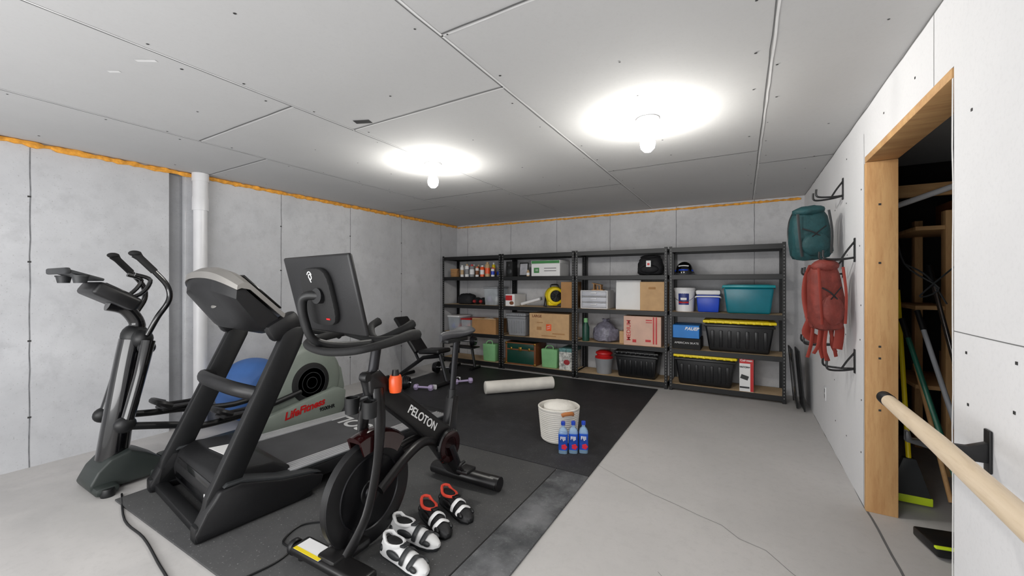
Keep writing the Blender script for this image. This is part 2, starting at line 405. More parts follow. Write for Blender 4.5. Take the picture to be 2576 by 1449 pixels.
text(e,'AMERICAN SKATE',.035,(0,-.192,.08),FR,PAPER)
e=carton(-.78,-.47,B2+.142,.165,BLUB,'bright blue skate box stacked on black box',tape=False,name='shoe_box',y=5.51)
text(e,'BAUER',.055,(.07,-.192,.12),FR,PAPER,bold=.002,shear=.3)
e=carton(-.032,.115,B1,.405,PAPER,'white camp stove carton with red top and print',tape=False,name='stove_box',y=5.51)
part(e,'printed_panel',G(RED).box((.0,-.1915,.37),(.146,.002,.07))); part(e,'printed_panel',G(RED).box((.056,-.1912,.17),(.033,.002,.33))); part(e,'printed_picture',G(CHARP).box((-.02,-.1915,.17),(.08,.002,.05),rot=(0,.3,0))); part(e,'printed_picture',G(CHARP).box((-.02,-.1915,.05),(.1,.002,.02)))
text(e,'Coleman',.034,(-.002,-.194,.37),FR,PAPER,bold=.001); text(e,'TRITON+',.026,(-.018,-.194,.29),FR,BLK,bold=.001)
e=thing('bucket','white round detergent bucket with blue label and wire handle','bucket',(-.655,5.66,B3))
part(e,'body',G(WHT).lathe([(.0,0),(.108,0),(.122,.26),(.127,.262),(.127,.28),(.122,.28)])); part(e,'lid',G(WHT).lathe([(.0,.282),(.13,.282),(.132,.30),(.12,.31),(.0,.31)]))
def band(g,r,z0,z1,a0,a1,n=14):
    vs=[];fs=[]
    for i in range(n+1):
        t=a0+(a1-a0)*i/n; vs+= [(r*math.cos(t),r*math.sin(t),z0),((r+.004)*math.cos(t),(r+.004)*math.sin(t),z1)]
    for i in range(n): fs.append((2*i,2*i+2,2*i+3,2*i+1))
    g.add(vs,fs)
g=G(NAVY); band(g,.1165,.09,.235,-PI/2-.55,-PI/2+.55); g.m(RED); band(g,.1175,.11,.13,-PI/2-.5,-PI/2+.5); g.m(PAPER); band(g,.120,.15,.18,-PI/2-.3,-PI/2+.3); part(e,'label_sticker',g)
part(e,'handle',G(CHR).tube([(-.13,0,.25),(-.1,-.1,.17),(0,-.14,.13),(.1,-.1,.17),(.13,0,.25)],.003,n=6))
e=thing('cooler','blue hard cooler with white lid and carry handle','cooler',(-.375,5.69,B3))
part(e,'body',G(BLU).box((0,0,.11),(.27,.24,.22),bev=.02,taper=(.88,.88)))
part(e,'lid',G(WHT).box((0,0,.25),(.28,.26,.06),bev=.02)); part(e,'handle',G(WHT).tube([(-.14,0,.17),(-.142,-.13,.19),(-.1,-.15,.2),(.1,-.15,.2),(.142,-.13,.19),(.14,0,.17)],.009,n=8))
e=thing('helmet','black and blue sports helmet on upper shelf','helmet',(-.66,5.68,B4+.004))
g=G(BLKG); rings=[]
for i in range(7):
    t=i/6*PI/2; r=math.cos(t*.97); rings.append([(.115*r*math.cos(a),.13*r*math.sin(a),.02+.15*math.sin(t)) for a in [2*PI*k/20 for k in range(20)]])
g.loft(rings); part(e,'shell',g)
part(e,'stripe',G(BLU).tube([(-.11,-.05,.05),(0,-.135,.06),(.11,-.05,.05)],.01,n=6,flat=.4)); part(e,'stripe',G(WHT).tube([(-.06,-.09,.11),(0,-.1,.115),(.06,-.09,.11)],.008,n=6))
part(e,'chin_guard',G(CHARP).tube([(-.11,-.02,.03),(-.07,-.14,.012),(.07,-.14,.012),(.11,-.02,.03)],.01,n=6))
e=thing('bucket','grey utility bucket holding red lid and towels','bucket',(-1.73,5.66,B1))
part(e,'body',G(GREYP).lathe([(0,0),(.105,0),(.128,.2),(.132,.2),(.132,.215),(.12,.215),(.1,.03)])); part(e,'lid',G(RED).lathe([(.0,.21),(.125,.215),(.13,.235),(.1,.25),(.105,.275),(.12,.28),(.118,.30),(.07,.325),(0,.33)]),'red plastic lid')
e=thing('thermos_bottle','dark green tall bottle with green cap on shelf','bottle',(-1.985,5.6,B2))
part(e,'body',G(GRND).lathe([(0,0),(.05,0),(.052,.01),(.052,.2),(.035,.25),(.03,.27),(0,.27)])); part(e,'cap',G(GRNL).lathe([(0,.27),(.03,.27),(.028,.33),(.0,.335)]))
g=G(BAGG); rings=[]
for i,(r,z) in enumerate([(.12,0),(.17,.02),(.182,.1),(.165,.18),(.12,.24),(.06,.275),(.03,.29),(.06,.325)]):
    rings.append([((r*(1+.1*math.sin(5*t+i)+random.uniform(-.09,.07)))*math.cos(t),(.85*r*(1+random.uniform(-.1,.08)))*math.sin(t),z+random.uniform(-.008,.008)*(i>0)) for t in [2*PI*k/26 for k in range(26)]])
g.loft(rings); solo('garbage_bag','crumpled grey plastic bag tied at top on shelf','bag',g,(-1.72,5.70,B2+.002))
carton(-1.495,-1.425,B2,.17,CARD,'small plain cardboard box beside plastic bag',dep=.2,y=5.6)
WCARD=M('pinkish_carton',(214,178,160),.8)
e=carton(-1.415,-.925,B2,.395,WCARD,'medium moving carton with red stripes and lettering')
text(e,'MEDIUM',.075,(-.175,-.192,.2),(PI/2,-PI/2,0),RED,bold=.001)
for (x,z,w,h) in ((.15,.21,.018,.36),(.185,.21,.018,.36),(.09,.345,.08,.015),(.09,.315,.08,.01),(.08,.07,.07,.03),(-.1,.06,.05,.04)): part(e,'printed_stripe',G(RED).box((x,-.1915,z),(w,.002,h)))
e=thing('drawer_organizer','white plastic three-drawer organizer on shelf','drawers',(-1.845,5.7,B3))
g=G(WHT); g.box((0,0,.255),(.4,.32,.014),bev=.004); g.box((0,0,.007),(.4,.32,.014),bev=.004)
for s in (-1,1): g.box((s*.192,0,.13),(.014,.32,.25))
for z in (.09,.172): g.box((0,0,z),(.39,.32,.006))
g.box((0,.155,.13),(.39,.008,.25)); part(e,'frame',g)
DRW=M('frosted_drawer',(190,192,200),.35)
for z in (.05,.131,.213):
    d=part(e,'drawer',G(DRW).box((0,-.012,z),(.362,.30,.066),bev=.008)); part(d,'handle',G(WHT).box((0,-.17,z+.012),(.09,.014,.014),bev=.004))
e=thing('wooden_figure','small carved wooden nativity stable decoration on organizer','decoration',(-1.82,5.66,B3+.263))
g=G(CARDD); g.box((0,0,.006),(.17,.1,.012)); g.box((-.05,0,.05),(.012,.09,.09)); g.box((.05,0,.04),(.012,.09,.07)); g.box((-.01,0,.09),(.14,.1,.01),rot=(0,.2,0)); g.lathe([(0,.012),(.014,.012),(.01,.05),(.012,.06),(.0,.075)],(0,-.02,0),n=10); part(e,'body',g)
e=thing('picture_frame','plain white square board leaning on shelf','panel',(-1.37,5.58,B3),rot=(-.06,0,0))
part(e,'panel',G(PAPER).box((0,0,.205),(.33,.012,.4),bev=.003)); part(e,'border',G(WHT).box((0,.004,.205),(.34,.012,.41),bev=.003))
e=carton(-1.195,-.885,B3,.385,CARD,'tan cardboard box with tape and handle slot')
part(e,'handle_slot',G(CARDD).box((0,-.191,.3),(.09,.002,.03),bev=.0005))
def backpack(name,label,loc,w,d,h,m,ms,rot=(0,0,0),pockets=True,straps=True,dangle=0,seed=1):
    random.seed(seed)
    e=thing(name,label,'backpack',loc,rot=rot)
    g=G(m); rings=[]
    prof=[(0,.5,.5),(.03,.85,.85),(.12,1,1),(.35,1.02,1.05),(.6,.96,.95),(.8,.88,.8),(.93,.7,.62),(1,.4,.35)]
    for i,(z,a,b) in enumerate(prof):
        ring=[]
        for k in range(28):
            t=2*PI*k/28; ca,sa=math.cos(t),math.sin(t); kk=1/((abs(ca)**3+abs(sa)**3)**(1/3))
            n=1+random.uniform(-.055,.055)+.045*math.sin(7*t+i*2)
            ring.append((w/2*a*ca*kk*n,d/2*b*sa*kk*n,z*h+random.uniform(-.006,.006)*(i>0)))
        rings.append(ring)
    g.loft(rings); part(e,'body',g)
    if pockets:
        g=G(m); g.ell((0,-d*.48,h*.3),(w*.36,d*.22,h*.22),n=18,m=10,noise=.04); part(e,'front_pocket',g)
        g=G(m); g.ell((0,-d*.1,h*.93),(w*.42,d*.42,h*.1),n=18,m=8,noise=.06); part(e,'top_lid',g)
    if straps:
        for s in (-1,1):
            g=G(ms); g.tube([(s*w*.2,d*.4,h*.95),(s*w*.26,d*.75,h*.75),(s*w*.3,d*.85,h*.45),(s*w*.3,d*.6,h*.12),(s*w*.3,d*.4,h*.05)],.022,n=8,flat=.35,up=(1,0,0)); part(e,'shoulder_strap',g)
            g=G(ms); g.tube([(s*w*.38,-d*.52,h*.9),(s*w*.4,-d*.58,h*.5),(s*w*.36,-d*.5,h*.1)],.009,n=6,flat=.3); part(e,'compression_strap',g)
            g=G(FBLK); g.tube([(s*w*.3,-d*.5,h*.62),(s*w*.1,-d*.62,h*.55),(-s*w*.1,-d*.62,h*.45)],.005,n=6,flat=.4); part(e,'bungee_cord',g)
    if dangle:
        for k in range(7):
            x=random.uniform(-w*.45,w*.5); y=random.uniform(-d*.3,d*.6)
            g=G(ms); g.tube([(x,y,h*.14),(x+random.uniform(-.04,.04),y,-dangle*.35),(x+random.uniform(-.05,.05),y+.02,-dangle*random.uniform(.6,1))],.012,n=6,flat=.3); part(e,'webbing_strap',g)
        g=G(ms); g.tube([(-w*.35,d*.3,h*.15),(-w*.45,d*.5,-dangle*.1),(-w*.1,d*.5,-dangle*.3)],.032,n=8,flat=.3); part(e,'hip_belt',g)
        g=G(ms); g.tube([(w*.35,d*.2,h*.2),(w*.5,d*.2,0),(w*.35,d*.1,-dangle*.5)],.03,n=8,flat=.3); part(e,'hip_belt',g)
    return e
e=backpack('backpack','black school backpack with white tag on shelf',(-1.09,5.69,B4+.002),.33,.2,.265,FBLK,FBLK,pockets=True,straps=False,seed=3)
part(e,'tag',G(PAPER).box((0,-.148,.15),(.06,.003,.085),bev=.001)); part(e,'tag_print',G(RED).box((0,-.1505,.145),(.03,.001,.03)))
e=thing('trunk','small dark green trunk with brown leather edges and brass','trunk',(-3.04,5.71,B1))
part(e,'body',G(GRN).box((0,0,.121),(.54,.36,.238),bev=.006)); part(e,'lid',G(GRN).box((0,0,.295),(.54,.36,.1),bev=.006))
for s in (-1,1): part(e,'leather_edging',G(BRS).box((s*.256,0,.178),(.03,.372,.352),bev=.004))
for z in (.342,.24,.012): part(e,'leather_edging',G(BRS).box((0,-.182,z),(.53,.010,.018)))
for x,z,w,h in ((0,.25,.05,.06),(-.16,.25,.03,.045),(.16,.25,.03,.045),(-.256,.02,.035,.03),(.256,.02,.035,.03),(-.256,.335,.035,.03),(.256,.335,.035,.03)): part(e,'clasp',G(BRASS).box((x,-.19,z),(w,.01,h),bev=.003))
def totebag(x,y,z,w,h,m,label):
    e=thing('fabric_bag',label,'bag',(x,y,z)); g=G(m); g.box((0,0,h*.42),(w,.16,h*.84),bev=.015,taper=(.92,.9)); part(e,'body',g)
    part(e,'handle',G(m).tube([(-w*.25,-.07,h*.78),(-w*.2,-.05,h*.95),(0,-.04,h),(w*.2,-.05,h*.95),(w*.25,-.07,h*.78)],.008,n=6)); return e
totebag(-2.55,5.62,B1,.27,.34,GRNL,'light green fabric bag on bottom shelf')
totebag(-3.63,5.6,B1,.25,.34,GRNL,'pale green reusable bag on bottom shelf beside trunk')
e=carton(-2.375,-2.17,B1,.27,M('floral_print',(190,190,185),.7,var=.6,scale=30),'patterned floral storage box on bottom shelf',tape=False,name='gift_box')
part(e,'lid',G(M('floral_lid',(90,130,130),.7,var=.5,scale=30)).box((0,0,.296),(.21,.385,.05),bev=.003)); part(e,'printed_flower',G(PURP).ell((0.02,-.191,.12),(.05,.002,.04)))
e=carton(-2.87,-2.21,B2,.38,CARD,'large tan moving carton with orange printed logo',y=5.51)
text(e,'LARGE',.055,(-.2,-.192,.335),FR,BRS,bold=.0015)
part(e,'printed_logo',G(ORG).box((.0,-.1915,.17),(.085,.002,.1)))
for x,z,w,h in ((.16,.08,.2,.02),(-.15,.24,.1,.012),(-.16,.15,.08,.05),(.0,.04,.24,.015)): part(e,'printed_stripe',G(CARDD).box((x,-.1915,z),(w,.001,h)))
text(e,'HOME',.022,(0,-.1935,.185),(PI/2,-.35,0),PAPER); text(e,'DEPOT',.02,(0,-.1935,.155),(PI/2,-.35,0),PAPER)
carton(-2.345,-2.165,B3,.385,CARDD,'tall brown cardboard box on shelf')
e=carton(-3.31,-3.14,B3,.19,PAPER,'white and red product carton on shelf',tape=False,name='product_box')
part(e,'printed_panel',G(RED).box((-.02,-.1915,.13),(.12,.002,.08))); part(e,'printed_picture',G(BRS).ell((.03,-.192,.05),(.04,.002,.03)))
g=G(WHT); g.cyl((-.16,0,.03),(.16,.03,.12),.025); g.m(GREYP); g.cyl((.16,.03,.12),(.18,.032,.126),.027); solo('light_tube','white lantern tube lying slanted on shelf','tube',g,(-2.93,5.66,B3-.001))
e=thing('air_blower','yellow and black round floor drying fan','fan',(-2.53,5.70,B3),rz=.65)
g=G(YEL); g.lathe([(.05,-.11),(.125,-.1),(.145,-.06),(.145,.06),(.125,.1),(.05,.11)],(-.0,0,.17),axis='y',n=28); g.box((-.04,-.0,.08),(.15,.17,.12),bev=.02); part(e,'housing',g)
g=G(BLK); g.lathe([(.0,-.119),(.08,-.118),(.09,-.105),(.08,-.1),(0,-.1)],(0,0,.17),axis='y')
for k in range(5): g.tube([(.09*math.cos(k*PI/5),-.121,.17+.09*math.sin(k*PI/5)),(-.09*math.cos(k*PI/5),-.121,.17-.09*math.sin(k*PI/5))],.004,n=5,smooth=False)
part(e,'grille',g)
part(e,'handle',G(BLK).tube([(-.06,0,.30),(-.05,0,.34),(.05,0,.34),(.06,0,.30)],.011,n=8))
for s in (-1,1):
    g=G(BLK); g.tube([(s*.145,-.10,.011),(s*.145,.10,.011)],.01,n=8); g.tube([(s*.145,-.08,.01),(s*.14,0,.17),(s*.145,.08,.01)],.008,n=6,smooth=False); part(e,'stand',g)
e=thing('speaker','small black bookshelf speaker on upper shelf','speaker',(-3.25,5.62,B4)); part(e,'cabinet',G(BLKM).box((0,0,.12),(.12,.16,.24),bev=.006)); part(e,'driver',G(CHARP).lathe([(0,-.084),(.04,-.084),(.045,-.08),(0,-.08)],(0,0,.08),axis='y')); part(e,'driver',G(CHARP).lathe([(0,-.084),(.02,-.084),(.022,-.08),(0,-.08)],(0,0,.18),axis='y'))
e=thing('desk_mirror','small black framed tabletop mirror on upper shelf','mirror',(-3.02,5.60,B4+.002),rot=(-.12,0,0)); part(e,'frame',G(BLK).box((0,0,.11),(.16,.02,.22),bev=.006)); part(e,'glass',G(M('picture_grey',(170,170,176),.3,var=.5)).box((0,-.011,.11),(.13,.002,.18)))
e=thing('small_bottle','small amber bottle with white label on shelf','bottle',(-2.905,5.535,B4)); part(e,'body',G(TINS).lathe([(0,0),(.024,0),(.024,.07),(.012,.085),(.012,.1),(0,.1)])); part(e,'label_sticker',G(PAPER).lathe([(.0242,.015),(.0248,.015),(.0248,.055),(.0242,.055)]))
e=carton(-2.85,-2.37,B4,.19,PAPER,'white file carton with green printed lid',tape=False,name='file_box',y=5.54,dep=.36)
part(e,'lid',G(PAPER).box((0,0,.216),(.485,.37,.05),bev=.003)); GP=M('green_print',(60,130,70),.6); part(e,'printed_panel',G(GP).box((0,-.186,.216),(.47,.002,.042))); part(e,'printed_panel',G(GP).box((-.15,-.1815,.09),(.09,.002,.08))); part(e,'printed_stripe',G(SEAM).box((.08,-.1815,.12),(.2,.002,.01))); part(e,'printed_stripe',G(SEAM).box((.08,-.1815,.08),(.2,.002,.01)))
text(e,'10',.05,(-.15,-.184,.09),FR,PAPER)
cols=[(PAPER,'white'),(TINS,'tan'),(RED,'red'),(ORG,'orange'),(GREYP,'grey'),(BLKM,'black'),(BLU,'blue'),(BRS,'brown'),(YEL,'yellow')]
seq=[0,0,4,0,3,1,0,6,1,7,5,1,8,4]
for k in range(14):
    m,nm=cols[seq[k]]; x=-4.2+(k%7)*.105+.02*(k//7); y=5.55+.16*(k//7); h=[.20,.24,.17,.22,.15,.19,.21][(k*3)%7]; r=.03+.006*(k%3)
    e=thing('spray_can' if k%2 else 'paint_can',nm+' cylindrical can standing on upper shelf','can',(x,y,B4),group='cans on the upper shelf')
    part(e,'body',G(m).lathe([(0,0),(r,0),(r,h*.8),(r*.8,h*.86),(r*.5,h*.87),(0,h*.87)],n=16)); part(e,'cap',G(cols[(k*5)%4][0]).lathe([(0,h*.865),(r*.55,h*.865),(r*.55,h),(0,h)],n=14)); part(e,'label_sticker',G(cols[[1,4,0,7,0,3,6][k%7]][0]).lathe([(r*1.0,h*.2),(r*1.02,h*.2),(r*1.02,h*.6),(r,h*.6)],n=16))
for k in range(4):
    solo('wood_block','small tan wooden block stacked on upper shelf','wood block',G(CARDD).box((0,0,.018),(.13+.01*(k%2),.09,.035),bev=.003),(-4.39,5.6,B4+.036*k),rz=.1*(k-1.5),group='stack of wood blocks')
def clearbin(x0,x1,z,h,lm,label,fill):
    e=thing('clear_bin',label,'storage bin',((x0+x1)/2,5.69,z)); w=x1-x0
    part(e,'body',G(CLEAR).box((0,0,h*.45),(w*.95,.34,h*.9),bev=.015,taper=(.88,.9))); part(e,'lid',G(lm).box((0,0,h*.94),(w,.36,h*.1),bev=.01))
    for k,f in enumerate(fill):
        part(e,'contents',G(f).ell(((-.25+.25*k)*w,0,h*.3+.03*(k%2)),(w*.2,.12,h*.2),noise=.1))
    return e
clearbin(-4.5,-4.23,B2,.28,WHT,'clear plastic bin with white lid and assorted contents',[BLU,GREYP,RED]); clearbin(-4.21,-4.0,B2,.24,RED,'clear plastic bin with red lid',[PAPER,ORG,GRNL])
clearbin(-3.74,-3.46,B3,.31,GREYP,'clear plastic bin with grey lid and craft supplies',[LAV,GREYP,PAPER])
e=thing('cardboard_box','open low tan cardboard box holding odds and ends','box',(-3.73,5.69,B2)); g=G(CARDD)
for s in (-1,1): g.box((s*.235,0,.12),(.006,.34,.24)); g.box((0,s*.17,.12),(.47,.006,.24))
g.box((0,0,.004),(.47,.34,.006)); part(e,'body',g); part(e,'flap',G(CARD).box((0,-.172,.245),(.46,.03,.005),rot=(.6,0,0))); part(e,'contents',G(PAPER).ell((0,0,.18),(.16,.1,.07),noise=.15))
backpack('duffel_bag','black soft gear bag lying on shelf',(-4.2,5.70,B3+.004),.32,.26,.18,FBLK,FBLK,pockets=False,straps=False,seed=9)['category']='bag'
for k in range(2):
    g=G(FBLK); g.ell((0,0,.06),(.055,.12,.06),noise=.04); g.m(PURP); g.ell((0,-.1,.055),(.03,.04,.03)); solo('boxing_glove','black and red glove lying on shelf','glove',g,(-3.96+.13*k,5.68,B3+.003),group='gloves on shelf')
# ------------------------------------------------------------------ panels leaning
for k in range(2):
    e=thing('leaning_panel','thin dark flat panel leaning between shelf and wall','panel',(.575-.055*k,5.4+.1*k,.002),rot=(0,-.08,0))
    part(e,'panel',G(BLKG if k else CHARP).box((0,.0,.33),(.012,.34,.64),bev=.003)); part(e,'edge_trim',G(BLK).tube([(0,-.172,.01),(0,-.172,.65),(0,.172,.65),(0,.172,.01)],.008,n=6,smooth=False))
# ------------------------------------------------------------------ treadmill
e=thing('treadmill','large black treadmill with silver console rim and ribbed rails','treadmill',(-2.93,1.03,.012),rz=-.11)
g=G(BLK)
g.box((0,.05,.03),(.9,.07,.05),bev=.01); g.box((0,.55,.06),(.86,.08,.06),bev=.01)
for s in (-1,1): g.box((s*.435,.3,.045),(.08,.62,.09),bev=.015)
part(e,'base_frame',g)
for s in (-1,1):
    g=G(BLKP); g.prism([(.0,.01),(-.01,.05),(.04,.15),(.10,.24),(.20,.25),(.42,.18),(.60,.15),(.68,.115),(.66,.06),(.5,.01)],'x',s*.385,s*.485,bev=.014)
    q=part(e,'side_cover',g); part(q,'step_pad',G(CHARP).prism([(.12,.246),(.14,.264),(.22,.262),(.42,.195),(.60,.165),(.67,.132),(.60,.148),(.42,.178),(.20,.248)],'x',s*.37,s*.475,bev=.004),'charcoal top cover')
g=G(BLKP); g.prism([(.12,.04),(.10,.15),(.13,.25),(.22,.29),(.42,.265),(.52,.20),(.54,.08)],'x',-.37,.37,bev=.02); part(e,'motor_hood',g)
g=G(BLKG); g.box((0,.112,.16),(.62,.010,.12),rot=(-.15,0,0),bev=.004); part(e,'hood_vent',g)
part(e,'sticker',G(PAPER).box((-.02,.30,.2825),(.2,.13,.002),rot=(-.125,0,.1))); part(e,'sticker',G(PAPER).box((.25,.100,.13),(.03,.004,.045)))
g=G(BLKP); g.box((0,1.2,.12),(.84,1.42,.09),bev=.015); g.box((0,1.88,.13),(.86,.08,.12),bev=.02); part(e,'deck',g)
BELT=M('treadmill_belt',(66,66,68),.8,bump=.2,bscale=200)
q=part(e,'running_belt',G(BELT).box((0,1.17,.172),(.55,1.36,.012),bev=.004))
text(q,'SOLE',.2,(-.12,1.24,.1785),(0,0,PI),M('belt_print',(190,190,190),.7),bold=.004,sx=1.1)
for s in (-1,1):
    g=G(ALU)
    for k in range(5): g.box((s*(.292+.026*k),1.18,.178),(.019,1.36,.018),bev=.004)
    g.m(CHARP); g.box((s*.345,1.18,.170),(.14,1.36,.012)); part(e,'side_rail',g,'ribbed silver foot rail')
for s in (-1,1):
    g=G(BLK); g.prism([(.02,.04),(.16,.04),(.22,.25),(.555,.98),(.58,1.09),(.46,1.10),(.42,1.0),(.05,.2)],'x',s*.385,s*.445,bev=.012); part(e,'upright',g)
g=G(BLKP); g.tube([(-.40,.33,.70),(-.28,.24,.735),(0,.215,.745),(.28,.24,.735),(.40,.33,.70)],.044,n=12,flat=.7); part(e,'cross_brace',g)
def conloft(prof,cy,cz,W,ns=17,k=.34,arch=.03):
    rings=[]
    for i in range(ns):
        x=-W+2*W*i/(ns-1); t=abs(x/W); s=1-k*t**4; zo=arch*(1-t*t)
        rings.append([(x,cy+(p[0]-cy)*s,cz+(p[1]-cz)*s+zo) for p in prof])
    return rings
g=G(BLKP); g.loft(conloft([(.14,1.30),(.145,1.375),(.20,1.395),(.48,1.12),(.47,1.05),(.40,1.02),(.33,1.04)],.32,1.23,.41))
for s in (-1,1): g.box((s*.40,.46,1.10),(.09,.2,.12),rot=(.5,0,0),bev=.03)
part(e,'console_housing',g)
g=G(SIL); g.loft(conloft([(.135,1.37),(.14,1.41),(.19,1.437),(.24,1.42),(.53,1.14),(.52,1.10),(.24,1.37),(.17,1.385)],.32,1.25,.43,arch=.03)); part(e,'console_rim',g,'silver console rim')
part(e,'display_panel',G(BLKG).box((0,.385,1.31),(.6,.3,.012),rot=(-.77,0,0),bev=.004))
g=G(SIL); g.ell((0,.222,1.225),(.045,.006,.02),rot=(-.62,0,0)); part(e,'emblem',g)
for s in (-1,1):
    g=G(BLK); g.tube([(s*.40,.46,1.09),(s*.42,.62,1.06),(s*.43,.78,1.02),(s*.43,.82,1.0)],.022,n=10); part(e,'handrail',g)
part(e,'safety_key',G(RED).box((.1,.49,1.2),(.03,.03,.03),bev=.008))
part(e,'safety_cord',G(BLK).tube([(.1,.5,1.19),(.12,.56,1.0),(.16,.58,.92),(.17,.57,1.0),(.15,.5,1.14)],.003,n=5))
# ------------------------------------------------------------------ exercise bike
e=thing('exercise_bike','black indoor cycling bike with large screen and flywheel','exercise bike',(-1.67,1.2,.012),rz=.01)
FRM=M('bike_frame_black',(19,18,19),.35,var=.05)
g=G(FRM); g.box((0,0,.06),(.5,.11,.045),bev=.018,seg=3); g.box((0,.07,.075),(.13,.22,.05),bev=.02)
for s in (-1,1): g.cyl((s*.22,0,0),(s*.22,0,.05),.022)
part(e,'front_stabilizer',g)
for s in (-1,1):
    g=G(BLK); g.lathe([(0,-.014),(.034,-.014),(.038,-.008),(.038,.008),(.034,.014),(0,.014)],(s*.268,-.01,.05),axis='x'); g.m(CHR); g.lathe([(0,-.017),(.018,-.016),(.022,.016),(0,.017)],(s*.268,-.01,.05),axis='x'); part(e,'transport_wheel',g)
g=G(PAPER); g.box((-.12,-.01,.0845),(.19,.085,.003)); g.m(YEL); g.box((-.12,-.045,.086),(.188,.018,.002)); part(e,'warning_sticker',g,'white and yellow warning sticker')
g=G(FRM); g.tube([(-.24,1.02,.05),(0,1.0,.06),(.29,1.02,.05)],.042,n=14,flat=1.2); g.cyl((.24,1.02,.05),(.305,1.02,.05),.046)
part(e,'rear_stabilizer',g)
g=G(FRM)
g.prism([(.20,.80),(.19,.90),(.26,.92),(.36,.82),(.84,.44),(.88,.62),(.94,.62),(.92,.40),(.90,.30),(.98,.13),(1.03,.09),(.98,.05),(.88,.12),(.76,.27),(.66,.40),(.34,.68)],'x',-.035,.035,bev=.014)
for s in (-1,1): g.tube([(.0,.80,.33),(s*.03,.62,.42),(s*.045,.45,.40),(s*.055,.24,.30)],.03,n=10,flat=.7)
q=part(e,'frame',g)
text(q,'PELOTON',.066,(.0365,.585,.565),SR,PAPER,bold=.001).rotation_euler=(Matrix.Rotation(PI/2,3,'Z')@Matrix.Rotation(PI/2,3,'X')@Matrix.Rotation(-.66,3,'Z')).to_euler()
for s in (-1,1):
    g=G(FRM); g.tube([(s*.03,.25,.82),(s*.06,.235,.66),(s*.062,.215,.45),(s*.06,.15,.22),(s*.05,.04,.07)],[.034,.034,.028,.028,.034],n=12,flat=.55,up=(0,1,0)); part(e,'fork_leg',g)
g=G(BLKP); g.lathe([(0,-.02),(.06,-.022),(.07,-.012),(.17,-.010),(.19,-.02),(.262,-.022),(.268,-.015),(.268,.015),(.262,.022),(.19,.02),(.17,.010),(.07,.012),(.06,.022),(0,.02)],(0,.215,.295),axis='x',n=56)
g.m(CHAR); g.lathe([(.1,-.0125),(.104,-.014),(.108,-.0125)],(0,.215,.295),axis='x',n=40); g.lathe([(.18,.018),(.184,.0235),(.19,.018)],(0,.215,.295),axis='x',n=56); g.lathe([(0,.03),(.035,.03),(.04,.02),(.04,-.02),(.035,-.03),(0,-.03)],(0,.215,.295),axis='x'); part(e,'flywheel',g)
g=G(REDD); rings=[]
for i in range(14):
    t=PI*.26+PI*.34*i/13
    rings.append([(x,.215+rr*math.cos(t),.295+rr*math.sin(t)) for x,rr in ((-.05,.22),(-.05,.30),(-.02,.318),(.02,.318),(.05,.30),(.05,.22),(.04,.22),(.035,.29),(-.035,.29),(-.04,.22))])
g.loft(rings); part(e,'flywheel_shroud',g,'dark red glossy flywheel guard')
g=G(BLKG); g.lathe([(0,.04),(.1,.04),(.108,.05),(.108,.062),(.1,.07),(0,.07)],(0,.80,.33),axis='x',n=32); g.m(REDD); g.lathe([(.06,.0702),(.06,.0735),(.094,.0735),(.094,.0702)],(0,.80,.33),axis='x',n=32); part(e,'chainring_cover',g)
for s,a in ((1,-1.2),(-1,-1.2+PI)):
    g=G(CHAR); yy,zz=.80+.165*math.cos(a),.33+.165*math.sin(a); g.tube([(s*.085,.80,.33),(s*.095,yy,zz)],[.02,.014],n=8,smooth=False); q=part(e,'crank_arm',g)
    g=G(BLKP); g.box((s*.15,yy,zz),(.085,.1,.022),bev=.006); g.m(CHR); g.cyl((s*.09,yy,zz),(s*.115,yy,zz),.008); g.m(BLKP); g.tube([(s*.15,yy-.04,zz+.01),(s*.15,yy-.07,zz+.05),(s*.15,yy-.02,zz+.06)],.01,n=6); part(q,'pedal',g)
part(e,'handlebar_post',G(CHAR).cyl((0,.235,.86),(0,.27,1.05),.026))
g=G(BLK); g.tube([(0,.215,.80),(0,.19,.88),(.03,.16,.90)],.024,n=10); g.lathe([(0,.0),(.022,.0),(.025,.03),(.02,.045),(0,.045)],(.03,.15,.90),axis='x'); part(e,'adjustment_knob',g)
L_=[(-.205,.35,1.10),(-.225,.28,1.105),(-.23,.16,1.09),(-.215,.03,1.075),(-.14,-.02,1.06),(0,-.035,1.05)]
R_=[.027,.027,.022,.018,.018,.018]
g=G(BLKM); g.tube(L_+[(-x,y,z) for x,y,z in L_[-2::-1]],R_+R_[-2::-1],n=12)
g.tube([(-.13,.40,1.15),(-.115,.33,1.12),(0,.27,1.07),(.115,.33,1.12),(.13,.40,1.15)],[.023,.02,.018,.02,.023],n=10)
g.tube([(-.225,.24,1.10),(0,.25,1.07),(.225,.24,1.10)],.018,n=10); part(e,'handlebar',g)
TM=Matrix.Translation((-.01,-.035,1.315))@Matrix.Rotation(-.13,4,'Z')@Matrix.Rotation(.24,4,'X')
g=G(BLKP); g.box((0,0,0),(.585,.022,.365),bev=.010,seg=3); s_=part(e,'touchscreen',g); s_.location=TM.to_translation(); s_.rotation_euler=TM.to_euler()
part(s_,'display_glass',G(BLKG).box((0,.0115,0),(.56,.002,.34)))
g=G(BLKM); pts=[]
for k in range(32):
    t=2*PI*k/32; ca,sa=math.cos(t),math.sin(t); kk=1/((abs(ca)**4+abs(sa)**4)**.25); pts.append((.125*ca*kk,.135*sa*kk-.005))
g.prism(pts,'y',-.035,-.008,bev=.008); part(s_,'rear_housing',g)
g=G(PAPER)
ring=[(-.012+.012*math.cos(2*PI*k/14),-.0365,.092+.012*math.sin(2*PI*k/14)) for k in range(14)]
